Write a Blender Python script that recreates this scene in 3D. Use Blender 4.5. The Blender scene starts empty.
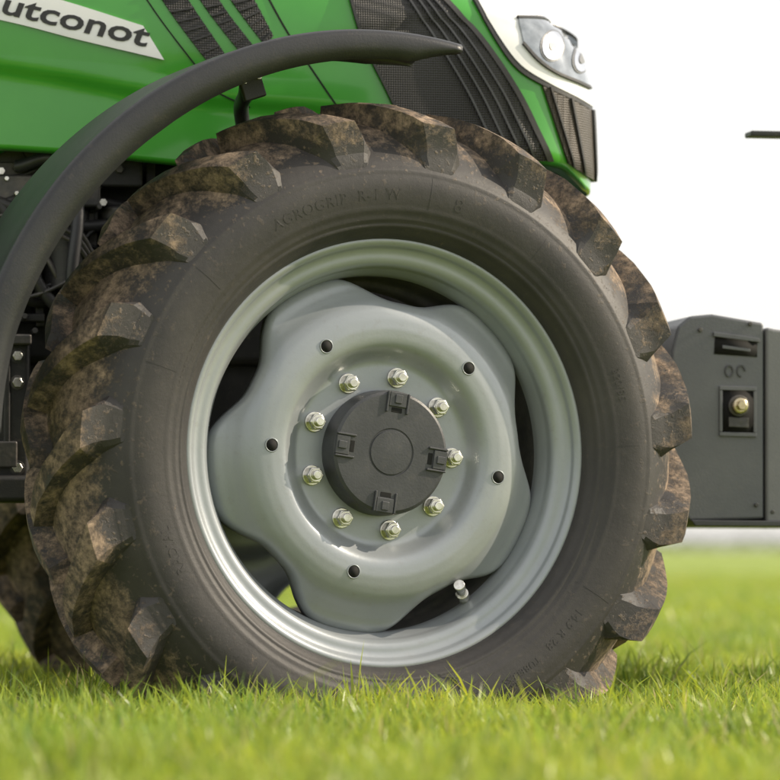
import bpy, bmesh, math, random
import numpy as np
from mathutils import Vector, Matrix, noise
random.seed(7); rng=np.random.default_rng(7)
scn=bpy.context.scene
R=math.radians
# ------------------------------------------------------------------ camera
FPX=3920.0; CAMZ=0.31; CAMY=-7.0
TILT=math.atan(158/FPX)
cd=bpy.data.cameras.new("camera"); cam=bpy.data.objects.new("camera",cd); scn.collection.objects.link(cam)
cam.location=(0,CAMY,CAMZ); cam.rotation_euler=(math.pi/2+TILT,0,0)
cd.sensor_width=36; cd.lens=36*FPX/780; cd.clip_end=6000; cd.clip_start=0.1
cd.dof.use_dof=True; cd.dof.focus_distance=7.0; cd.dof.aperture_fstop=4.0
scn.camera=cam
scn.view_settings.view_transform='Standard'; scn.view_settings.look='None'; scn.view_settings.exposure=0
# ------------------------------------------------------------------ light
AZ=R(8); EL=R(31)
sv=Vector((math.cos(AZ)*math.cos(EL),math.sin(AZ)*math.cos(EL),math.sin(EL)))
sd=bpy.data.lights.new("sun",'SUN'); sun=bpy.data.objects.new("sun",sd); scn.collection.objects.link(sun)
sun.rotation_euler=(-sv).to_track_quat('-Z','Y').to_euler(); sd.energy=5.0; sd.angle=R(0.5); sd.color=(1,0.87,0.68)
w=bpy.data.worlds.new("World"); scn.world=w; w.use_nodes=True
nt=w.node_tree; bg=nt.nodes['Background']
sk=nt.nodes.new('ShaderNodeTexSky'); sk.sky_type='NISHITA'; sk.sun_disc=False
sk.sun_elevation=EL; sk.sun_rotation=math.atan2(sv.x,sv.y); sk.dust_density=2; sk.air_density=1; sk.ozone_density=1
hs=nt.nodes.new('ShaderNodeHueSaturation'); hs.inputs['Saturation'].default_value=0.45; hs.inputs['Value'].default_value=2.0
mixw=nt.nodes.new('ShaderNodeMix'); mixw.data_type='RGBA'; mixw.inputs[0].default_value=0.75; mixw.inputs[7].default_value=(7.15,6.9,6.5,1)  # bright summer haze
nt.links.new(sk.outputs[0],hs.inputs['Color']); nt.links.new(hs.outputs[0],mixw.inputs[6]); nt.links.new(mixw.outputs[2],bg.inputs[0]); bg.inputs[1].default_value=0.15
# ------------------------------------------------------------------ materials
def new_mat(name):
    m=bpy.data.materials.new(name); m.use_nodes=True
    return m,m.node_tree,m.node_tree.nodes['Principled BSDF']
def N(nt,t,**k):
    n=nt.nodes.new(t)
    for a,b in k.items(): setattr(n,a,b)
    return n
def noise_mat(name,c1,c2,scale=8,rough=(0.4,0.6),metal=0.0,bump=0.0,bscale=60,coat=0.0,lo=0.4,hi=0.65,detail=6,dust=0,dustc=(.22,.17,.12)):
    m,nt,p=new_mat(name)
    tc=N(nt,'ShaderNodeTexCoord'); no=N(nt,'ShaderNodeTexNoise'); no.inputs['Scale'].default_value=scale; no.inputs['Detail'].default_value=detail
    no.inputs['Roughness'].default_value=0.65
    nt.links.new(tc.outputs['Object'],no.inputs['Vector'])
    cr=N(nt,'ShaderNodeValToRGB'); cr.color_ramp.elements[0].position=lo; cr.color_ramp.elements[1].position=hi
    cr.color_ramp.elements[0].color=(*c1,1); cr.color_ramp.elements[1].color=(*c2,1)
    nt.links.new(no.outputs[0],cr.inputs[0]); col=cr.outputs[0]
    if dust>0:
        nd=N(nt,'ShaderNodeTexNoise'); nd.inputs['Scale'].default_value=55; nd.inputs['Detail'].default_value=8; nd.inputs['Roughness'].default_value=.75
        nt.links.new(tc.outputs['Object'],nd.inputs['Vector'])
        cd_=N(nt,'ShaderNodeValToRGB'); cd_.color_ramp.elements[0].position=.56; cd_.color_ramp.elements[1].position=.74
        cd_.color_ramp.elements[0].color=(0,0,0,1); cd_.color_ramp.elements[1].color=(dust,dust,dust,1); nt.links.new(nd.outputs[0],cd_.inputs[0])
        mx=N(nt,'ShaderNodeMix',data_type='RGBA'); nt.links.new(cd_.outputs[0],mx.inputs[0]); nt.links.new(col,mx.inputs[6]); mx.inputs[7].default_value=(*dustc,1); col=mx.outputs[2]
    nt.links.new(col,p.inputs['Base Color'])
    mr=N(nt,'ShaderNodeMapRange'); mr.inputs[3].default_value=rough[0]; mr.inputs[4].default_value=rough[1]
    nt.links.new(no.outputs[0],mr.inputs[0]); nt.links.new(mr.outputs[0],p.inputs['Roughness'])
    p.inputs['Metallic'].default_value=metal; p.inputs['Coat Weight'].default_value=coat; p.inputs['Coat Roughness'].default_value=0.08
    if bump>0:
        n2=N(nt,'ShaderNodeTexNoise'); n2.inputs['Scale'].default_value=bscale; n2.inputs['Detail'].default_value=5
        nt.links.new(tc.outputs['Object'],n2.inputs['Vector'])
        b=N(nt,'ShaderNodeBump'); b.inputs['Strength'].default_value=bump; b.inputs['Distance'].default_value=0.004
        nt.links.new(n2.outputs[0],b.inputs['Height']); nt.links.new(b.outputs[0],p.inputs['Normal'])
    return m
M_green=noise_mat("green_paint",(0.04,0.29,0.02),(0.05,0.32,0.025),5,(0.26,0.34),coat=0.6)
M_black=noise_mat("black_plastic",(0.02,0.02,0.021),(0.035,0.034,0.034),12,(0.4,0.6),bump=0.15,bscale=400,dust=.25)
M_fender=noise_mat("fender_plastic",(0.018,0.019,0.023),(0.027,0.028,0.032),6,(0.36,0.5),bump=0.1,bscale=300,dust=.12)
M_metal=noise_mat("dark_metal",(0.06,0.06,0.062),(0.13,0.12,0.11),14,(0.35,0.6),metal=0.5,bump=0.2,bscale=120,dust=.3)
M_rim=noise_mat("rim_paint",(0.31,0.335,0.36),(0.35,0.372,0.392),5,(0.34,0.44),metal=0.35,bump=0.04,bscale=200,coat=0.1,dust=.28,dustc=(.22,.195,.16))
M_barrel_shaded=noise_mat("rim_inside_shaded",(0.07,0.07,0.07),(0.14,0.13,0.12),12,(0.6,0.8),metal=0.1,bump=0.2,bscale=80,dust=.6)  # dark base tone paints in the shade inside the barrel; dust is dirt
M_hub=noise_mat("hub_plastic",(0.046,0.048,0.054),(0.062,0.064,0.07),14,(0.38,0.5),bump=0.1,bscale=250,dust=.12)
M_zinc=noise_mat("zinc",(0.55,0.53,0.48),(0.8,0.79,0.74),60,(0.18,0.32),metal=0.95)
M_brass=noise_mat("brass",(0.5,0.42,0.27),(0.7,0.62,0.45),60,(0.2,0.35),metal=0.95)
M_white=noise_mat("white_plastic",(0.76,0.77,0.78),(0.82,0.82,0.82),8,(0.2,0.3),coat=0.5)
M_lens=noise_mat("lamp_lens",(0.16,0.18,0.20),(0.32,0.35,0.38),22,(0.04,0.08),metal=0.5,coat=1.0)
M_chrome=noise_mat("reflector",(0.75,0.76,0.78),(0.85,0.85,0.86),30,(0.06,0.12),metal=1.0)
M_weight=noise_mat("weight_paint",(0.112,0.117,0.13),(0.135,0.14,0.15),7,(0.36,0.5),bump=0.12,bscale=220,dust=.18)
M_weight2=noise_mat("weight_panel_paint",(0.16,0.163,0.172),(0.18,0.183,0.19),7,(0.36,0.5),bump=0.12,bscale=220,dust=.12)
M_hole=noise_mat("dark_hole",(0.004,0.004,0.004),(0.006,0.006,0.006),10,(0.8,0.9))
M_blacktext=noise_mat("decal_black",(0.012,0.013,0.012),(0.016,0.016,0.016),10,(0.3,0.4))
def grille_mat(name,base,sx):
    m,nt,p=new_mat(name); tc=N(nt,'ShaderNodeTexCoord')
    v=N(nt,'ShaderNodeTexVoronoi'); v.inputs['Scale'].default_value=sx; nt.links.new(tc.outputs['Object'],v.inputs['Vector'])
    v.inputs['Randomness'].default_value=0.0
    cr=N(nt,'ShaderNodeValToRGB'); cr.color_ramp.elements[0].position=0.3; cr.color_ramp.elements[1].position=0.45
    cr.color_ramp.elements[0].color=(0.004,0.004,0.004,1); cr.color_ramp.elements[1].color=(*base,1)
    nt.links.new(v.outputs['Distance'],cr.inputs[0]); nt.links.new(cr.outputs[0],p.inputs['Base Color'])
    b=N(nt,'ShaderNodeBump'); b.inputs['Strength'].default_value=0.8; b.inputs['Distance'].default_value=0.003
    nt.links.new(v.outputs['Distance'],b.inputs['Height']); nt.links.new(b.outputs[0],p.inputs['Normal']); p.inputs['Roughness'].default_value=0.45
    return m
M_mesh=grille_mat("grille_mesh",(0.018,0.017,0.017),220)
M_mesh2=grille_mat("nose_grille_mesh",(0.07,0.055,0.045),220)
def rubber(name,lug):
    m,nt,p=new_mat(name); tc=N(nt,'ShaderNodeTexCoord'); L=nt.links.new
    sp=N(nt,'ShaderNodeSeparateXYZ'); L(tc.outputs['Object'],sp.inputs[0])
    def math_(op,a,b=None,val=None):
        n=N(nt,'ShaderNodeMath',operation=op); L(a,n.inputs[0])
        if b is not None: L(b,n.inputs[1])
        if val is not None: n.inputs[1].default_value=val
        return n.outputs[0]
    rr=math_('SQRT',math_('ADD',math_('MULTIPLY',sp.outputs[0],sp.outputs[0]),math_('MULTIPLY',sp.outputs[2],sp.outputs[2])))
    mr=N(nt,'ShaderNodeMapRange'); L(rr,mr.inputs[0])
    if lug: a0,a1,b0,b1=.50,.60,-.12,.07
    else:   a0,a1,b0,b1=.515,.575,-.13,.11
    mr.inputs[1].default_value=a0; mr.inputs[2].default_value=a1; mr.inputs[3].default_value=b0; mr.inputs[4].default_value=b1
    n1=N(nt,'ShaderNodeTexNoise'); n1.inputs['Scale'].default_value=13; n1.inputs['Detail'].default_value=10; n1.inputs['Roughness'].default_value=0.82
    L(tc.outputs['Object'],n1.inputs['Vector'])
    a=math_('ADD',n1.outputs[0],mr.outputs[0])
    cr=N(nt,'ShaderNodeValToRGB'); cr.color_ramp.elements[0].position=0.49; cr.color_ramp.elements[1].position=0.60
    cr.color_ramp.elements[0].color=(0,0,0,1); cr.color_ramp.elements[1].color=(1,1,1,1); L(a,cr.inputs[0])
    n2=N(nt,'ShaderNodeTexNoise'); n2.inputs['Scale'].default_value=95; n2.inputs['Detail'].default_value=4; L(tc.outputs['Object'],n2.inputs['Vector'])
    c2=N(nt,'ShaderNodeValToRGB'); c2.color_ramp.elements[0].position=0.60; c2.color_ramp.elements[1].position=0.68; c2.color_ramp.elements[0].color=(0,0,0,1)
    L(n2.outputs[0],c2.inputs[0])
    m3=N(nt,'ShaderNodeMapRange'); L(rr,m3.inputs[0]); m3.inputs[1].default_value=.46; m3.inputs[2].default_value=.58; m3.inputs[3].default_value=.05; m3.inputs[4].default_value=.6
    spk=math_('MULTIPLY',c2.outputs[0],m3.outputs[0])
    fac=math_('MAXIMUM',cr.outputs[0],spk)
    n3=N(nt,'ShaderNodeTexNoise'); n3.inputs['Scale'].default_value=4.0; n3.inputs['Detail'].default_value=8; n3.inputs['Roughness'].default_value=.7; L(tc.outputs['Object'],n3.inputs['Vector'])
    rub=N(nt,'ShaderNodeMix',data_type='RGBA'); rub.inputs[6].default_value=(0.033,0.031,0.032,1); rub.inputs[7].default_value=(0.060,0.055,0.052,1)
    c3=N(nt,'ShaderNodeValToRGB'); c3.color_ramp.elements[0].position=0.35; c3.color_ramp.elements[1].position=0.7; L(n3.outputs[0],c3.inputs[0]); L(c3.outputs[0],rub.inputs[0])
    mud=N(nt,'ShaderNodeMix',data_type='RGBA'); mud.inputs[6].default_value=(0.075,0.060,0.048,1); mud.inputs[7].default_value=(0.44,0.325,0.23,1)
    c4=N(nt,'ShaderNodeValToRGB'); c4.color_ramp.elements[0].position=0.41; c4.color_ramp.elements[1].position=0.66
    n4=N(nt,'ShaderNodeTexNoise'); n4.inputs['Scale'].default_value=38; n4.inputs['Detail'].default_value=10; n4.inputs['Roughness'].default_value=0.8; L(tc.outputs['Object'],n4.inputs['Vector'])
    L(n4.outputs[0],c4.inputs[0]); L(c4.outputs[0],mud.inputs[0])
    mx=N(nt,'ShaderNodeMix',data_type='RGBA'); L(fac,mx.inputs[0]); L(rub.outputs[2],mx.inputs[6]); L(mud.outputs[2],mx.inputs[7]); L(mx.outputs[2],p.inputs['Base Color'])
    r2=N(nt,'ShaderNodeMapRange'); L(fac,r2.inputs[0]); r2.inputs[3].default_value=0.5; r2.inputs[4].default_value=0.9; L(r2.outputs[0],p.inputs['Roughness'])
    p.inputs['Specular IOR Level'].default_value=.4
    hh=math_('ADD',math_('MULTIPLY',fac,val=0.6),math_('MULTIPLY',n4.outputs[0],val=0.7))
    b=N(nt,'ShaderNodeBump'); b.inputs['Strength'].default_value=0.6 if lug else 0.35; b.inputs['Distance'].default_value=0.004
    L(hh,b.inputs['Height']); L(b.outputs[0],p.inputs['Normal'])
    return m
M_rub=rubber("tyre_rubber",False); M_lug=rubber("tyre_lug_rubber",True)
# ------------------------------------------------------------------ mesh helpers
def empty(name,parent=None,loc=(0,0,0),rot=(0,0,0)):
    o=bpy.data.objects.new(name,None); scn.collection.objects.link(o); o.parent=parent; o.location=loc; o.rotation_euler=rot; o.empty_display_size=0.1; return o
def mk(name,verts,faces,mat,parent=None,smooth=True,bevel=0,solid=0,segs=2,split=None):
    me=bpy.data.meshes.new(name); me.from_pydata([tuple(v) for v in verts],[],faces); me.update()
    bm=bmesh.new(); bm.from_mesh(me); bmesh.ops.recalc_face_normals(bm,faces=bm.faces); bm.to_mesh(me); bm.free()
    if smooth: me.polygons.foreach_set('use_smooth',[True]*len(me.polygons))
    o=bpy.data.objects.new(name,me); scn.collection.objects.link(o); o.parent=parent; me.materials.append(mat)
    if solid: md=o.modifiers.new('s','SOLIDIFY'); md.thickness=solid; md.offset=0
    if bevel:
        md=o.modifiers.new('b','BEVEL'); md.width=bevel; md.segments=segs; md.limit_method='ANGLE'; md.angle_limit=R(32); md.harden_normals=True
    if split: md=o.modifiers.new('e','EDGE_SPLIT'); md.split_angle=R(split)
    return o
def box(name,c,s,mat,parent,bevel=0.006,rot=(0,0,0)):
    v=[];
    for x in(-.5,.5):
        for y in(-.5,.5):
            for z in(-.5,.5): v.append((x*s[0],y*s[1],z*s[2]))
    f=[(0,1,3,2),(4,6,7,5),(0,4,5,1),(2,3,7,6),(0,2,6,4),(1,5,7,3)]
    o=mk(name,v,f,mat,parent,True,bevel); o.location=c; o.rotation_euler=rot; return o
def cyl(name,p0,p1,r,mat,parent,n=24,bevel=0.002,r2=None):
    p0=Vector(p0);p1=Vector(p1); d=(p1-p0); L=d.length; q=d.to_track_quat('Z','Y')
    r2=r if r2 is None else r2
    v=[];
    for k,(z,rr) in enumerate(((0,r),(L,r2))):
        for i in range(n):
            t=2*math.pi*i/n; v.append(p0+q@Vector((rr*math.cos(t),rr*math.sin(t),z)))
    f=[(i,(i+1)%n,n+(i+1)%n,n+i) for i in range(n)]+[tuple(range(n)),tuple(range(n,2*n))]
    return mk(name,v,f,mat,parent,True,bevel)
def hose(name,pts,r,mat,parent):
    cu=bpy.data.curves.new(name,'CURVE'); cu.dimensions='3D'; cu.bevel_depth=r; cu.bevel_resolution=4
    s=cu.splines.new('BEZIER'); s.bezier_points.add(len(pts)-1)
    for b,p in zip(s.bezier_points,pts): b.co=p; b.handle_left_type=b.handle_right_type='AUTO'
    o=bpy.data.objects.new(name,cu); scn.collection.objects.link(o); o.parent=parent; cu.materials.append(mat); return o
def revolve(name,prof,mat,parent,n=192,bevel=0,split=None):
    v=[];f=[];m=len(prof)
    for i in range(n):
        t=2*math.pi*i/n
        for (y,r) in prof: v.append((r*math.sin(t),y,r*math.cos(t)))
    for i in range(n):
        for j in range(m-1):
            a=i*m+j;b=((i+1)%n)*m+j; f.append((a,a+1,b+1,b))
    return mk(name,v,f,mat,parent,True,bevel,split=split)
def catmull(P,k=6):
    P=[np.array(p,float) for p in P]; P=[2*P[0]-P[1]]+P+[2*P[-1]-P[-2]]; out=[]
    for i in range(1,len(P)-2):
        for j in range(k):
            t=j/k; p0,p1,p2,p3=P[i-1:i+3]
            out.append(0.5*((2*p1)+(-p0+p2)*t+(2*p0-5*p1+4*p2-p3)*t*t+(-p0+3*p1-3*p2+p3)*t**3))
    out.append(P[-2]); return out
def text_mesh(body,size,extr,shear=0,bold=0,spacing=1.0):
    cu=bpy.data.curves.new("t",'FONT'); cu.body=body; cu.size=size; cu.extrude=extr; cu.shear=shear; cu.offset=bold; cu.space_character=spacing
    cu.resolution_u=3
    o=bpy.data.objects.new("t",cu); scn.collection.objects.link(o); dg=bpy.context.evaluated_depsgraph_get(); dg.update()
    me=bpy.data.meshes.new_from_object(o.evaluated_get(dg)); bpy.data.objects.remove(o)
    vs=[v.co.copy() for v in me.vertices]; fs=[tuple(p.vertices) for p in me.polygons]; return vs,fs
# ------------------------------------------------------------------ tractor frame
BY=R(10); O=Vector((-0.170,0.80,0))
tractor=empty("tractor",None,O,(0,0,BY))
Rb=Matrix.Rotation(BY,3,'Z')
camv=Rb.inverted()@(Vector((0,CAMY,CAMZ))-O)
def T(u,v,b):   # side elevation tracing -> tractor-frame metres on plane b
    d=Vector((u-390, FPX*math.cos(TILT)-(390-v)*math.sin(TILT), FPX*math.sin(TILT)+(390-v)*math.cos(TILT)))
    d=Rb.inverted()@d; t=(b-camv.y)/d.y; p=camv+d*t; return p.x,p.z
# ------------------------------------------------------------------ wheel
STEER=R(13); AXZ=0.480; Q0=-.105
def build_tyre(parent):
    half=[(0,.600),(-.032,.597),(-.061,.586),(-.090,.568),(-.119,.543),(-.143,.513),(-.153,.480),(-.150,.442),(-.139,.410),(-.124,.390),(-.104,.380)]
    H=catmull(half,8)
    prof=[(-p[0],p[1]) for p in H[::-1]][:-1]+[(p[0],p[1]) for p in H]
    pr=[]
    for y,r in prof:
        d=0
        for rc,am,wd in((.403,.0035,.004),(.415,.002,.003),(.503,.002,.004),(.432,.0012,.003)):
            d+=am*math.exp(-((r-rc)/wd)**2)
        pr.append((y+(d if y>0 else -d),r))
    t=revolve("tyre_carcass",pr,M_rub,parent,240)
    Hn=np.array(H); seg=np.r_[0,np.cumsum(np.linalg.norm(np.diff(Hn,axis=0),axis=1))]
    def at(s):
        s0=max(s,0); y=np.interp(s0,seg,Hn[:,0]); r=np.interp(s0,seg,Hn[:,1])
        e=.006; y1=np.interp(s0+e,seg,Hn[:,0]);r1=np.interp(s0+e,seg,Hn[:,1]);y0=np.interp(max(s0-e,0),seg,Hn[:,0]);r0=np.interp(max(s0-e,0),seg,Hn[:,1])
        ty,tr=y1-y0,r1-r0; l=math.hypot(ty,tr); ny,nr=tr/l,-ty/l
        if s<0: y=-s
        return y,r,ny,nr
    V=[];F=[]
    NL=19
    S =[-.02,.0,.02,.045,.07,.090,.108,.124,.1245,.134,.144,.156,.172,.196]
    Ht=[.037,.037,.038,.040,.044,.049,.053,.056,.055,.037,.023,.011,.004,-.006]
    Wt=[.014,.016,.018,.020,.022,.025,.029,.032,.032,.033,.033,.031,.026,.018]
    Wb=[.024,.026,.028,.032,.038,.046,.055,.062,.062,.067,.068,.063,.054,.040]
    for side in(1,-1):
        for k in range(NL):
            th0=2*math.pi*(k+(0.5 if side<0 else 0))/NL-R(4)
            base=len(V); jit=random.uniform(-.003,.003); jw=random.uniform(.93,1.07)
            for i,s in enumerate(S):
                y,r,ny,nr=at(s)
                thc=th0+1.0*min(s,.14)/.59
                h=Ht[i]+(jit if Ht[i]>.02 else 0)
                wb,wt=Wb[i]*jw,Wt[i]*jw
                for (wd,hh) in((-(wb*.85+wt*.15),-.012),(-(wb*.34+wt*.66),h*.5),(-wt,h),(-wt*.3,h+.0003),(wt*.35,h+.0003),(wt,h),((wb*.3+wt*.7),h*.5),(wb*.8+wt*.2,-.012)):
                    yy=y+ny*hh; rr=r+nr*hh; th=thc+wd/.59
                    q=Vector((rr*math.sin(th)*18,yy*18+side*9,rr*math.cos(th)*18)); nn=noise.noise(q)*.0018
                    rr+=nn*(1 if hh>0 else 0); th+=noise.noise(q+Vector((5,5,5)))*.003
                    V.append((rr*math.sin(th),yy*side,rr*math.cos(th)))
            m=8
            for i in range(len(S)-1):
                for j in range(m-1):
                    a=base+i*m+j; F.append((a,a+1,a+m+1,a+m))
            F.append(tuple(base+j for j in range(m))); F.append(tuple(base+(len(S)-1)*m+j for j in range(m)))
    l=mk("tyre_lugs",V,F,M_lug,parent,True,0.0,split=16)
    def sidewall_y(r):
        rs=Hn[::-1,1]; ys=Hn[::-1,0]; return float(np.interp(r,rs,ys))
    for body,size,r0,th0 in(("AGROGRIP  R-1 W",.028,.450,-31),("8",.036,.446,14),("14.9 R 28",.022,.45,128),("TUBELESS",.018,.455,143),("RADIAL",.024,.45,-118),("320/85",.02,.45,70),("MAX LOAD 1650 KG AT 160 KPA",.010,.425,-75),("RADIAL ALL TRACTION",.014,.47,150)):
        vs,fs=text_mesh(body,size,.5,spacing=1.1); nv=[]
        for v in vs:
            r=r0+v.y; th=R(th0)+v.x/r0; y=sidewall_y(r)-(.0005 if v.z>0 else -.003)
            nv.append((r*math.sin(th),y,r*math.cos(th)))
        mk("tyre_lettering",nv,fs,M_rub,parent,False)
    for a in(-72,-50,8,62,88,123,172,-140,-100,37):
        V=[];F=[]; rs=np.linspace(.422,.500,14)
        for r in rs:
            y=sidewall_y(r)
            for w_,d in((-.0012,.001),(0,-.0005),(.0012,.001)): V.append((r*math.sin(R(a)+w_/r),y+d,r*math.cos(R(a)+w_/r)))
        for i in range(13):
            for j in range(2): F.append((i*3+j,i*3+j+1,i*3+j+4,i*3+j+3))
        mk("mould_line",V,F,M_rub,parent,True)
def build_rim(parent):
    q0=Q0
    prof=[(.02,.386),(.008,.389),(0,.388),(-.005,.383),(-.005,.376),(0,.370),(.008,.366),(.012,.358),(.013,.348),(.016,.341),(.024,.335),(.034,.332),(.042,.328),(.055,.322),(.066,.320)]
    C=catmull([(q0+a,b) for a,b in prof],4); revolve("rim",[(p[0],p[1]) for p in C],M_rim,parent,240)
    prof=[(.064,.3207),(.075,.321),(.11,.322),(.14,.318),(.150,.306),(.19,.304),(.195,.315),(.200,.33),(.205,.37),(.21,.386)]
    C=catmull([(q0+a,b) for a,b in prof],3); revolve("rim_barrel",[(p[0],p[1]) for p in C],M_barrel_shaded,parent,200)
    qr=[(.08,.037),(.12,.036),(.160,.036),(.168,.034),(.176,.027),(.187,.013),(.195,.006),(.205,.004),(.222,.003),(.240,.005),(.255,.009),(.268,.018),(.282,.031),(.296,.041),(.310,.047),(.318,.054),(.328,.070)]
    qa=np.array(qr)
    nth=400; V=[];F=[]; tt=np.linspace(0,1,70); lobe0=R(46)
    for i in range(nth):
        th=2*math.pi*i/nth; c=0.5+0.5*math.cos(5*(th-lobe0)); c=c**.8; c=c*c*(3-2*c)
        Ro=.270+(.326-.270)*c
        for j,t in enumerate(tt):
            r=.08+(Ro-.08)*t
            q=sum(float(np.interp(r+e,qa[:,0],qa[:,1])) for e in(-.003,-.0015,0,.0015,.003))/5
            edge=max(0,1-(Ro-r)/.007); q+= .008*edge**2+ .006*(1-c)*max(0,1-(Ro-r)/.03)**2
            V.append((r*math.sin(th),q0+q,r*math.cos(th)))
        r=Ro-.002; V.append((r*math.sin(th),q0+q+.022,r*math.cos(th)))
    m=len(tt)+1
    for i in range(nth):
        for j in range(m-1):
            a=i*m+j;b=((i+1)%nth)*m+j; F.append((a,a+1,b+1,b))
    mk("wheel_disc",V,F,M_rim,parent,True,solid=.006)
    for a in(-32,46,101,197,273):
        r=.2215; x,z=r*math.sin(R(a)),r*math.cos(R(a)); yf=q0+.003-.003
        cyl("disc_hole",(x,yf-.0008,z),(x,yf+.02,z),.0112,M_hole,parent,28,0)  # slightly proud black disc; its colour stands in for the hole's shade
        vs=[];fs=[]
        n=28;mm=6
        for i in range(n):
            for j in range(mm):
                t=2*math.pi*i/n;ph=2*math.pi*j/mm; rr=.0118+.0012*math.cos(ph); vs.append((x+rr*math.cos(t),yf-.0002+.0011*math.sin(ph),z+rr*math.sin(t)))
        for i in range(n):
            for j in range(mm): fs.append((i*mm+j,((i+1)%n)*mm+j,((i+1)%n)*mm+(j+1)%mm,i*mm+(j+1)%mm))
        mk("hole_lip",vs,fs,M_rim,parent)
    for k in range(9):
        a=R(13+40*k); r=.139; x,z=r*math.sin(a),r*math.cos(a); y=q0+.033
        cyl("wheel_nut_washer",(x,y+.002,z),(x,y-.005,z),.0185,M_zinc,parent,28,.0015)
        o=cyl("wheel_nut",(x,y-.004,z),(x,y-.022,z),.0158,M_zinc,parent,6,.0018)
        cyl("wheel_nut_collar",(x,y-.022,z),(x,y-.024,z),.0125,M_zinc,parent,24,.001)
        cyl("wheel_stud",(x,y-.022,z),(x,y-.032,z),.0085,M_zinc,parent,20,.002)
    hp=[(.04,.113),(-.006,.1115),(-.014,.109),(-.0175,.104),(-.0178,.095),(-.0178,.060),(-.0178,.0435),(-.0163,.042),(-.0163,.0405),(-.0185,.039),(-.0190,.02),(-.0191,.0005)]
    revolve("hub_cap",[(q0+a,b) for a,b in hp],M_hub,parent,96,split=25)
    fl=1
    for k in range(4):
        a=R(8+90*k)
        for nm,r0,r1,w,dy,mt in(("hub_tab",.082,.108,.034,.0215,M_hub),("hub_tab_slot",.071,.081,.022,.0182,M_hole),("hub_tab_rib",.088,.104,.014,.0240,M_hub),("hub_tab_side",.071,.108,.004,.0225,M_hub),("hub_tab_side",.071,.108,.004,.0225,M_hub)):
            o=box(nm,(0,0,0),(w,.008,r1-r0),mt,parent,.0015)
            rm=(r0+r1)/2; sx=0
            if nm=="hub_tab_side": fl=-fl; sx=.0195*fl
            o.location=(rm*math.sin(a)+sx*math.cos(a),q0-dy+.004,rm*math.cos(a)-sx*math.sin(a)); o.rotation_euler=(0,a,0)
    a=R(146); r=.314
    p=Vector((r*math.sin(a),q0+.06,r*math.cos(a))); dr=Vector((-.35*math.sin(a)-.35,-.9,-.35*math.cos(a)+.1))
    dr.normalize()
    cyl("valve_base",p,p+dr*.026,.012,M_zinc,parent,20); cyl("valve_stem",p+dr*.024,p+dr*.055,.0085,M_zinc,parent,20); cyl("valve_cap",p+dr*.055,p+dr*.07,.0105,M_zinc,parent,16)
    cyl("hub_drum",(0,q0+.06,0),(0,.16,0),.115,M_metal,parent,48,.006)
    cyl("planetary_housing",(0,.10,0),(0,.26,0),.16,M_black,parent,48,.01)
fw=empty("front_wheel",tractor,(0,-.715,AXZ),(0,0,STEER))
build_tyre(fw); build_rim(fw)
fw2=empty("front_wheel_far_side",tractor,(0,.70,AXZ),(0,0,STEER)); fw2.scale=(1,-1,1)
for o in list(fw.children):
    if o.name.startswith(("tyre_carcass","tyre_lugs","rim","wheel_disc","hub_cap","hub_drum","planetary")):
        c=o.copy(); scn.collection.objects.link(c); c.parent=fw2
# ------------------------------------------------------------------ fender
def fender(parent):
    t0,t1=R(9.8),R(-88); n=110
    V=[];F=[]
    for i in range(n):
        f=i/(n-1); th=t0+(t1-t0)*f; deg=math.degrees(-th)
        g=min(max((deg+10)/85,0),1); Ro=.742+.055*g
        lip=.004+(.032+.016*min(1,f/.5))*min(1,(f/.075))
        sec=[(-.150,Ro-.010-lip),(-.155,Ro-.008-lip*.5),(-.1555,Ro-.010),(-.153,Ro-.004),(-.146,Ro),(-.138,Ro-.002),(-.10,Ro-.001),(-.05,Ro),(.00,Ro-.001),(.060,Ro-.002),(.070,Ro-.006),(.073,Ro-.012),(.073,Ro-.012-lip*.4)]
        for y,r in sec: V.append((r*math.sin(th),y,r*math.cos(th)))
    m=len(sec)
    for i in range(n-1):
        for j in range(m-1): F.append((i*m+j,i*m+j+1,(i+1)*m+j+1,(i+1)*m+j))
    mk("mudguard",V,F,M_fender,parent,True,solid=.005,bevel=0)
    def P(th,r,y): return (r*math.sin(R(th)),y,r*math.cos(R(th)))
    hose("mudguard_stay",[P(-18.5,.735,-.02),P(-17.5,.69,.06),P(-15,.64,.19),P(-12,.40,.22),P(-8,.15,.22)],.014,M_fender,parent)
    o=box("stay_bracket",P(-19,.735,-.03),(.07,.12,.016),M_fender,parent,.004); o.rotation_euler=(0,R(-19),0)
    o=box("stay_plate",P(-18.5,.705,.0),(.045,.012,.07),M_fender,parent,.004); o.rotation_euler=(0,R(-18.5),0)
    for d in(-1.2,1.2):
        c=P(-18.5+d,.708,-.006); cyl("stay_bolt",c,(c[0],c[1]-.008,c[2]),.007,M_zinc,parent,6,.001)
fender(fw)
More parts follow.
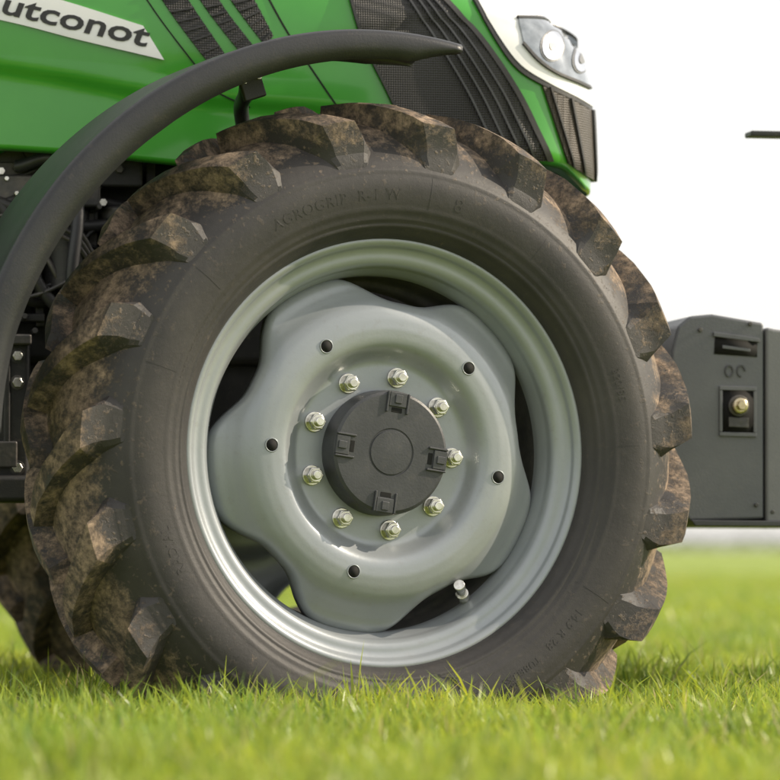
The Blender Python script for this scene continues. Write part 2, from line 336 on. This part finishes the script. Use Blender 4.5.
# ------------------------------------------------------------------ hood
def pts_interp(lst,b):
    A=sorted([T(u,v,b) for u,v in lst]); return np.array([p[0] for p in A]),np.array([p[1] for p in A])
AN=T(597,100,-.22)[0]+.01
topA,topC=pts_interp([(-700,-190),(-300,-150),(0,-115),(200,-92),(330,-72),(430,-45),(490,-20),(530,2),(560,20),(580,40),(592,62),(598,84)],-.30)
botA,botC=pts_interp([(-700,150),(0,150),(90,156),(180,166),(240,166),(400,166),(520,160),(568,166),(598,184)],-.36)
HW=.40
def hood_w(a):
    t=(a-(AN-.30))/.30; t=min(max(t,0),1); return HW*(1-.05*max(0,a+.2))*max(0,1-t**3.0)**(1/3.0)
def hood_tb(a): return float(np.interp(a,topA,topC)),float(np.interp(a,botA,botC))
crA,crC=pts_interp([(-700,60),(-60,62),(60,80),(150,98),(240,106),(330,112),(420,140),(500,150),(598,170)],-.36)
cr2A,cr2C=pts_interp([(-700,10),(-60,20),(60,42),(150,66),(200,78),(260,60),(330,40),(420,20),(500,20),(598,60)],-.36)
def sg(x): return 1/(1+math.exp(min(max(x,-40),40)))
def crease(a,c):
    cc=float(np.interp(a,crA,crC)); c2=float(np.interp(a,cr2A,cr2C)); return .012*sg((c-cc)/.005)+.006*sg((c-c2)/.004)
def hood_b(a,c):
    ct,cb=hood_tb(a); cm=cb+.35*(ct-cb); t=min(max((c-cm)/max(ct-cm,1e-3),0),1)
    wv=hood_w(a)
    return -wv*max(0,1-t**3.6)**(1/3.6)+crease(a,c)*min(1,wv/.2)
def hood():
    aa=list(np.linspace(-1.9,AN-.30,60))+[AN-.30*(1-math.sin(x)) for x in np.linspace(0,math.pi/2,30)][1:]
    V=[];F=[];
    for a in aa:
        ct,cb=hood_tb(a); cm=cb+.35*(ct-cb); wv=max(hood_w(a),.0005); row=[]
        row+=[(hood_b(a,cb)+.03*min(1,wv/.2),cb),(hood_b(a,cb)+.006*min(1,wv/.2),cb)]
        nk=30
        for k in range(nk):
            c=cb+.004+(cm-cb-.004)*k/(nk-1)*.999; row.append((hood_b(a,c),c))
        for k in range(1,31):
            ph=math.pi/2*k/30; c=cm+(ct-cm)*math.sin(ph)**(2/3.6); row.append((-wv*math.cos(ph)**(2/3.6)+crease(a,c)*min(1,wv/.2)*(0 if k>18 else 1),c))
        row=row+[(-b,c) for b,c in row[::-1][1:]]
        for b,c in row: V.append((a,b,c))
    m=len(row)
    for i in range(len(aa)-1):
        for j in range(m-1): F.append((i*m+j,i*m+j+1,(i+1)*m+j+1,(i+1)*m+j))
    mk("hood",V,F,M_green,tractor,True)
hood()
def proj(u,v,off):
    b=-.36
    for _ in range(12):
        a,c=T(u,v,b); a=min(a,AN-.002); nb=hood_b(a,c); b=.5*b+.5*nb
    e=.004; da=(hood_b(min(a+e,AN),c)-hood_b(a-e,c))/(2*e); dc=(hood_b(a,c+e)-hood_b(a,c-e))/(2*e)
    da=max(min(da,3),-3); dc=max(min(dc,3),-3)
    nrm=Vector((da,-1,dc)).normalized()
    return Vector((a,b,c))+nrm*off
def resample(P,n):
    P=catmull(P,10) if len(P)>2 else [np.array(P[0],float),np.array(P[1],float)]
    P=np.array(P); s=np.r_[0,np.cumsum(np.linalg.norm(np.diff(P,axis=0),axis=1))]; t=np.linspace(0,s[-1],n)
    return np.c_[np.interp(t,s,P[:,0]),np.interp(t,s,P[:,1])]
def patch(name,A,B,mat,off=.003,n=36,m=12,back=.012,bevel=0):
    A=resample(A,n);B=resample(B,n);V=[];F=[]
    for lay in(off,off-back):
        for i in range(n):
            for j in range(m):
                p=A[i]*(1-j/(m-1))+B[i]*j/(m-1); V.append(proj(p[0],p[1],lay))
    for i in range(n-1):
        for j in range(m-1):
            a=i*m+j; F.append((a,a+1,a+m+1,a+m))
    K=n*m
    ring=[j for j in range(m)]+[i*m+m-1 for i in range(1,n)]+[(n-1)*m+j for j in range(m-2,-1,-1)]+[i*m for i in range(n-2,0,-1)]
    for i in range(len(ring)):
        a,b=ring[i],ring[(i+1)%len(ring)]; F.append((a,b,b+K,a+K))
    return mk(name,V,F,mat,tractor,True,bevel=bevel,split=None if bevel else 40)
GL=[(346,-30),(352,0),(366,45),(388,90),(410,135),(425,162)]; GR=[(410,-30),(440,0),(478,40),(512,90),(534,135),(546,160)]
patch("side_grille",GL,GR,M_mesh,.006,40,24)
L1=np.array(GL,float); L2=np.array(GR,float)
for k,f in enumerate((.62,.72,.81,.90)):
    C=L1*(1-f)+L2*f; patch("grille_rib",[tuple(p) for p in C],[tuple(p+np.array((2.2,0))) for p in C],M_hub,.010,40,3,.01)
patch("grille_frame",GR,[(p[0]+6,p[1]) for p in GR],M_black,.009,40,3,.01)
patch("grille_frame",[(p[0]-3,p[1]) for p in GL],GL,M_black,.009,40,3,.01)
for A,B in(([(146,-25),(172,15),(206,60),(214,66)],[(172,-25),(196,12),(222,50),(228,60)]),([(184,-25),(208,12),(238,50),(243,55)],[(204,-25),(224,8),(250,42),(254,47)]),([(214,-25),(236,8),(262,42),(266,46)],[(240,-25),(254,0),(270,30),(273,36)])):
    patch("hood_vent",A,B,M_mesh,.003,20,6)
    for q in range(9):
        f=q/9+.05; a_=resample(A,30)[int(f*29)]; b_=resample(B,30)[int(f*29)]
        patch("vent_louvre",[tuple(a_),tuple(b_)],[tuple(a_+(1,1.6)),tuple(b_+(1,1.6))],M_black,.006,4,2,.004)
patch("headlight_housing",[(466,-12),(510,2),(545,18),(577,40),(592,62),(596,84)],[(474,-2),(498,38),(520,66),(548,84),(575,98),(594,110)],M_white,.008,36,14,.02)
patch("headlight_lens",[(516,22),(545,25),(569,36),(585,53),(592,70)],[(521,44),(536,60),(552,72),(574,82),(592,91)],M_lens,.012,28,10,.01)
patch("headlight_bezel",[(514,20),(545,23),(570,34),(586,51),(593,70)],[(516,22),(545,25),(569,36),(585,53),(592,70)],M_black,.014,28,3,.01)
patch("headlight_bezel",[(521,44),(536,60),(552,72),(574,82),(592,91)],[(520,46),(535,62.5),(552,74.5),(574,84.5),(592,93.5)],M_black,.014,28,3,.01)
def arc(cx,cy,rx,ry,t0,t1,n=9): return [(cx+rx*math.cos(R(t0+(t1-t0)*i/(n-1))),cy+ry*math.sin(R(t0+(t1-t0)*i/(n-1)))) for i in range(n)]
for cx,cy,rx,ry in((548,49,10,13),(575,62,7,12)):
    patch("headlight_reflector_ring",arc(cx,cy,rx+1.6,ry+1.6,180,360),arc(cx,cy,rx+1.6,ry+1.6,180,0),M_weight,.0135,14,8,.006)
    patch("headlight_reflector",arc(cx,cy,rx,ry,180,360),arc(cx,cy,rx,ry,180,0),M_chrome,.015,14,8,.006)
    patch("headlight_bulb_shield",arc(cx,cy,rx*.4,ry*.4,180,360),arc(cx,cy,rx*.4,ry*.4,180,0),M_weight2,.0165,10,6,.006)
patch("headlight_trim",[(474,-2),(498,38),(520,66),(548,84),(575,98),(594,110)],[(472,0),(495,41),(517,70),(546,88),(574,102),(594,114)],M_black,.007,36,3,.01)
patch("nose_grille",[(541,84),(562,95),(580,104),(594,113)],[(567,163),(577,170),(587,177),(595,182)],M_mesh2,.006,20,20)
for f in(.12,.5,.9):
    a=np.array((541,84))*(1-f)+np.array((594,113))*f; b=np.array((567,163))*(1-f)+np.array((595,182))*f
    patch("nose_grille_bar",[tuple(a),tuple(b)],[tuple(a+(2,1)),tuple(b+(1.5,1))],M_black,.011,12,3,.01)
patch("hood_seam",[(255,-25),(285,30),(318,80),(340,112)],[(257,-25),(287,30),(320,80),(342,112)],M_hole,.0015,30,3,.004)
patch("hood_seam",[(130,-25),(160,20),(200,72),(216,92),(250,108)],[(131.5,-25),(161.5,20),(201.5,72),(217,91),(250,106.5)],M_hole,.0015,30,3,.004)
patch("name_banner",[(-140,-42),(0,-14),(60,0),(143,26)],[(-140,-8),(0,20),(80,40),(164,60)],M_white,.0035,40,12,.004)
vs,fs=text_mesh("Autconot",31,.5,shear=.25,bold=.55,spacing=1.0)
xs=max(v.x for v in vs); k=(150-(-32))/xs; sl=math.tan(R(13.5)); nv=[]
for v in vs:
    u=-32+v.x*k; vv=13+(u-0)*sl*.97-v.y*1.0
    nv.append(proj(u,vv,.0052 if v.z>0 else .002))
mk("banner_lettering",nv,fs,M_blacktext,tractor,False)
# ------------------------------------------------------------------ chassis and engine
box("engine_block",(-.75,0,.86),(1.9,.44,.40),M_black,tractor,.02)
box("chassis_beam",(-.55,0,.58),(2.3,.40,.22),M_black,tractor,.02)
box("front_axle_beam",(0,0,AXZ),(.16,1.02,.13),M_metal,tractor,.02)
box("front_support",(.28,0,.80),(.40,.5,.50),M_black,tractor,.03)
cyl("steering_cylinder",(-.13,-.45,AXZ+.02),(-.13,.45,AXZ+.02),.035,M_metal,tractor)
box("side_panel",(-1.05,-.30,.555),(.95,.12,.30),M_black,tractor,.012)
box("side_panel_lip",(-1.05,-.355,.700),(.95,.05,.02),M_metal,tractor,.004)
box("panel_tray",(-.95,-.33,.42),(.9,.16,.05),M_black,tractor,.01)
box("panel_rib",(-.62,-.362,.57),(.012,.012,.22),M_black,tractor,.003)
box("panel_step",(-.66,-.36,.485),(.12,.02,.05),M_metal,tractor,.004)
for (a,c) in((-.60,.67),(-.60,.62),(-.60,.46),(-.68,.67),(-.9,.67)):
    cyl("panel_bolt",(a,-.358,c),(a,-.368,c),.010,M_zinc,tractor,6,.001)
    cyl("panel_bolt_washer",(a,-.355,c),(a,-.361,c),.014,M_metal,tractor,20,.001)
box("fuel_filter_head",(-.50,-.27,.98),(.12,.10,.05),M_metal,tractor,.006)
cyl("fuel_filter",(-.50,-.28,.955),(-.50,-.28,.80),.042,M_black,tractor,32,.006)
cyl("oil_filter",(-.40,-.27,.96),(-.40,-.27,.83),.036,M_metal,tractor,32,.006)
cyl("accumulator",(-.62,-.28,.90),(-.62,-.28,.76),.030,M_metal,tractor,32,.008)
box("valve_body",(-.60,-.27,.985),(.07,.09,.06),M_metal,tractor,.005)
box("control_unit",(-.44,-.29,1.03),(.16,.05,.07),M_black,tractor,.006)
for i in range(34):
    a=random.uniform(-.95,-.22); c=random.uniform(.74,1.06); s=(random.uniform(.02,.09),random.uniform(.03,.09),random.uniform(.015,.07))
    box("engine_bracket",(a,-.23-random.uniform(0,.06),c),s,random.choice([M_black,M_metal,M_metal]),tractor,.003,(0,random.choice([0,0,.3,-.5]),0))
for i in range(80):
    a=random.uniform(-.72,-.28); c=random.uniform(.72,1.04); y=-.29-random.uniform(0,.05)
    cyl("engine_bolt",(a,y+.06,c),(a,y-.006,c),random.choice([.005,.006,.008]),random.choice([M_zinc,M_metal,M_metal]),tractor,6,.001)
for i in range(12):
    a0=random.uniform(-1.0,-.6); c0=random.uniform(.76,1.05); a1=random.uniform(-.5,-.2); c1=random.uniform(.74,1.05)
    y=-.30-random.uniform(0,.05)
    hose("engine_hose",[(a0,y+.03,c0),(a0*.6+a1*.4,y,c0+random.uniform(-.06,.03)),(a0*.3+a1*.7,y,c1+random.uniform(-.06,.05)),(a1,y+.04,c1)],random.choice([.004,.006,.009,.012]),random.choice([M_black,M_black,M_fender,M_metal]),tractor)
for i,c in enumerate((.90,.915,.93)):
    hose("injector_pipe",[(-1.0,-.34,c),(-.66,-.345,c+.004),(-.50,-.34,c-.01),(-.44,-.33,c-.09)],.0038,M_metal,tractor)
for a in(-.69,-.56,-.45,-.34):
    box("support_strut",(a,-.25,.90),(.018,.05,.34),M_metal,tractor,.003,(0,random.uniform(-.08,.08),0))
# ------------------------------------------------------------------ front weight
wt=empty("front_ballast_weight",None,O,(0,0,BY))
BW=-.36
def extr(name,poly,b0,b1,mat,parent,bevel,plane=BW):
    P=[T(u,v,plane) for u,v in poly]; n=len(P)
    V=[(a,b0,c) for a,c in P]+[(a,b1,c) for a,c in P]
    F=[tuple(range(n)),tuple(range(n,2*n))]+[(i,(i+1)%n,n+(i+1)%n,n+i) for i in range(n)]
    return mk(name,V,F,mat,parent,True,bevel,segs=3)
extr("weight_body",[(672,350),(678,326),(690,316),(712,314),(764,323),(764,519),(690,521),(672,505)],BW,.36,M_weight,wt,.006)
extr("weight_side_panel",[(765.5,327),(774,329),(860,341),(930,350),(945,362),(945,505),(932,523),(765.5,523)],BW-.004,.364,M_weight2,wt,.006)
extr("weight_base_lip",[(690,520),(945,522.5),(945,527),(694,526)],BW-.010,.37,M_hub,wt,.002)
extr("lift_slot",[(715,336),(757,342),(757,357),(714,354)],BW-.0015,BW+.05,M_hole,wt,0)
extr("slot_rim_upper",[(713,332),(759,338.5),(759,342.5),(713,336.5)],BW-.006,BW+.01,M_weight,wt,.001)
extr("slot_grip",[(722,345),(750,349),(750,352),(722,348.5)],BW-.004,BW+.01,M_weight,wt,.001)
extr("coupling_recess",[(722,390),(753,391),(753,433),(722,432)],BW-.0015,BW+.03,M_hole,wt,0)
for poly in([(719,386),(756,387),(756,391),(719,390)],[(719,432),(756,433),(756,437),(719,436)],[(719,390.5),(722,390.5),(722,431.5),(719,431.5)],[(753,391.5),(756,391.5),(756,432.5),(753,432.5)]):
    extr("recess_frame",poly,BW-.005,BW+.01,M_weight,wt,.001)
a,c=T(738,406,BW)
cyl("coupling_pin_flange",(a,BW+.01,c),(a,BW-.008,c),.021,M_metal,wt,32,.002)
cyl("coupling_pin",(a,BW-.005,c),(a,BW-.022,c),.016,M_brass,wt,32,.005)
cyl("coupling_pin_head",(a,BW-.02,c),(a,BW-.034,c),.010,M_brass,wt,6,.002)
extr("recess_plate",[(728,417),(748,418),(748,428),(728,427)],BW-.006,BW+.01,M_metal,wt,.001)
a,c=T(734,371,BW)
for dx in(-.010,.014):
    V=[];F=[]
    for i in range(24):
        t=2*math.pi*i/24
        for rr in(.008,.011):
            for yy in(BW-.003,BW+.003): V.append((a+dx+rr*math.cos(t)*.8,yy,c+rr*math.sin(t)*1.1))
    for i in range(18 if dx>0 else 24):
        p=i*4;q=((i+1)%24)*4
        F+= [(p,p+2,q+2,q),(p,q,q+1,p+1),(p+2,p+3,q+3,q+2)]
    mk("embossed_badge",V,F,M_hub,wt,False)
for (u,v) in((700,330),(772,512),(750,324),(684,505),(756,505)):
    a,c=T(u,v,BW); cyl("weight_rivet",(a,BW+.005,c),(a,BW-.006,c),.004,M_metal,wt,12,.001)
a0,c0=T(600,440,BW); a1,_=T(690,440,BW)
box("linkage_arm",((a0+a1)/2-.1,-.22,c0),(a1-a0+.35,.06,.09),M_weight,wt,.008)
box("linkage_arm",((a0+a1)/2-.1,.22,c0),(a1-a0+.35,.06,.09),M_weight,wt,.008)
a,c=T(764,128,BW); am,_=T(850,128,BW); _,cw=T(850,345,BW)
box("marker_arm",((a+am)/2+.05,BW+.12,c),(am-a+.10,.05,.011),M_black,wt,.003)
cyl("marker_mast",(am,BW+.12,cw-.03),(am,BW+.12,c+.02),.016,M_black,wt)
# ------------------------------------------------------------------ ground
def ground():
    m,nt,p=new_mat("field_ground"); L=nt.links.new
    tc=N(nt,'ShaderNodeTexCoord'); n1=N(nt,'ShaderNodeTexNoise'); n1.inputs['Scale'].default_value=.35; n1.inputs['Detail'].default_value=10; n1.inputs['Roughness'].default_value=.7
    L(tc.outputs['Object'],n1.inputs['Vector'])
    cr=N(nt,'ShaderNodeValToRGB'); e=cr.color_ramp.elements; e[0].position=.35;e[1].position=.65; e[0].color=(.20,.27,.03,1); e[1].color=(.27,.34,.05,1)
    L(n1.outputs[0],cr.inputs[0])
    L(cr.outputs[0],p.inputs['Base Color']); p.inputs['Roughness'].default_value=.9
    n2=N(nt,'ShaderNodeTexNoise'); n2.inputs['Scale'].default_value=30; L(tc.outputs['Object'],n2.inputs['Vector'])
    b=N(nt,'ShaderNodeBump'); b.inputs['Strength'].default_value=.6; b.inputs['Distance'].default_value=.03; L(n2.outputs[0],b.inputs['Height']); L(b.outputs[0],p.inputs['Normal'])
    S=2500
    mk("ground",[(-S,-60,0),(S,-60,0),(S,S,0),(-S,S,0)],[(0,1,2,3)],m,None,False)
ground()
gm,gnt,gp=new_mat("grass_blade"); L=gnt.links.new
at=N(gnt,'ShaderNodeAttribute'); at.attribute_name="tint"
g=N(gnt,'ShaderNodeNewGeometry'); nn=N(gnt,'ShaderNodeTexNoise'); nn.inputs['Scale'].default_value=1.6; nn.inputs['Detail'].default_value=4; L(g.outputs['Position'],nn.inputs['Vector'])
mm=N(gnt,'ShaderNodeMix',data_type='RGBA',blend_type='MULTIPLY'); mm.inputs[0].default_value=1
cr=N(gnt,'ShaderNodeValToRGB'); cr.color_ramp.elements[0].position=.35; cr.color_ramp.elements[1].position=.65; cr.color_ramp.elements[0].color=(.7,.8,.8,1); cr.color_ramp.elements[1].color=(1.15,1.05,.9,1)
L(nn.outputs[0],cr.inputs[0]); L(at.outputs['Color'],mm.inputs[6]); L(cr.outputs[0],mm.inputs[7])
gp.inputs['Roughness'].default_value=.32; L(mm.outputs[2],gp.inputs['Base Color'])
tr=N(gnt,'ShaderNodeBsdfTranslucent'); L(mm.outputs[2],tr.inputs[0])
ms=N(gnt,'ShaderNodeMixShader'); ms.inputs[0].default_value=.5
L(gp.outputs[0],ms.inputs[1]); L(tr.outputs[0],ms.inputs[2]); L(ms.outputs[0],gnt.nodes['Material Output'].inputs[0])
def patch_mesh(idx,n,size,hm,wd):
    bx=rng.uniform(-size/2,size/2,n); by=rng.uniform(-size/2,size/2,n)
    cl=np.array([noise.noise(Vector((x*9,y*9,idx*7.3))) for x,y in zip(bx,by)])
    h=np.clip(rng.normal(hm,hm*.32,n)*(1+.6*cl),.015,.12); h[rng.random(n)<.02]*=1.5
    az=rng.uniform(0,2*np.pi,n); ln=h*np.abs(rng.normal(.42,.28,n)); fa=rng.uniform(0,2*np.pi,n); wv=wd*rng.uniform(.6,1.3,n)
    V=np.zeros((n,7,3)); ts=[0,.38,.72,1.0]; ws=[.8,1,.7,0]
    col=np.zeros((n,7,4)); k1=rng.standard_normal(n); base=np.stack([.40+.08*k1+.02*rng.standard_normal(n),.50+.07*k1,.075+.01*rng.standard_normal(n)],1)
    dry=rng.random(n)<.05; base[dry]=[.60,.54,.28]
    base=np.clip(base,.01,.7); vi=0
    for k,t in enumerate(ts):
        cx=bx+np.cos(az)*ln*t**2; cy=by+np.sin(az)*ln*t**2; cz=h*(t-.12*t**3*(ln/h))
        if k<3:
            for s in(-1,1):
                V[:,vi,0]=cx+s*np.cos(fa)*wv*ws[k]/2; V[:,vi,1]=cy+s*np.sin(fa)*wv*ws[k]/2; V[:,vi,2]=cz-(.004 if k==0 else 0)
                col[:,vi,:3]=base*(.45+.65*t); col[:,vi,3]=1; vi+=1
        else:
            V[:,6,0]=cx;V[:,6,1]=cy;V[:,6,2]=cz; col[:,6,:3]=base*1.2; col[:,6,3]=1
    F=[]
    for i in range(n):
        o=i*7; F+= [(o,o+1,o+3,o+2),(o+2,o+3,o+5,o+4),(o+4,o+5,o+6)]
    me=bpy.data.meshes.new("grass_patch"); me.from_pydata(V.reshape(-1,3).tolist(),[],F)
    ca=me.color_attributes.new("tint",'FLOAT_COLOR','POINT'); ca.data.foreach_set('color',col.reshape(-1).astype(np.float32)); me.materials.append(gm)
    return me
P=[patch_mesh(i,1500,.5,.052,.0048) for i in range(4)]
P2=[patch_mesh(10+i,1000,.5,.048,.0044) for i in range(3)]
grass=empty("grass")
def put(me,x,y,s,zs):
    o=bpy.data.objects.new("grass_tuft_patch",me); scn.collection.objects.link(o); o.parent=grass; o.location=(x,y,0); o.rotation_euler=(0,0,random.randrange(4)*math.pi/2); o.scale=(s,s,zs)
y=-3.0
while y<6:
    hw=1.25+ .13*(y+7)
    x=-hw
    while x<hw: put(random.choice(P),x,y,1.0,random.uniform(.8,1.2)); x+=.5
    y+=.5
y=6.5
while y<30:
    hw=1.8+.15*(y+7); x=-hw
    while x<hw: put(random.choice(P2),x,y,3.0,1.3); x+=1.5
    y+=1.5
def treeline():
    m=noise_mat("distant_foliage",(.05,.07,.035),(.10,.12,.07),.4,(.9,.95))
    V=[];F=[]
    for k in range(14000):
        x=random.uniform(-500,500); hmax=3.2+2.4*noise.noise(Vector((x*.02,0,3)))+1.4*noise.noise(Vector((x*.11,1,3)))
        z=hmax*random.random()**.7; yy=1100+random.uniform(-8,8); s=random.uniform(.3,.8)
        c=Vector((x,yy,z)); b=len(V)
        d1=Vector((random.uniform(-1,1),random.uniform(-1,1),random.uniform(-1,1))).normalized()*s; d2=Vector((random.uniform(-1,1),random.uniform(-1,1),random.uniform(-1,1))).normalized()*s
        V+=[c-d1,c+d2,c+d1,c-d2]; F.append((b,b+1,b+2,b+3))
    mk("tree_line",V,F,m,None,False)
treeline()
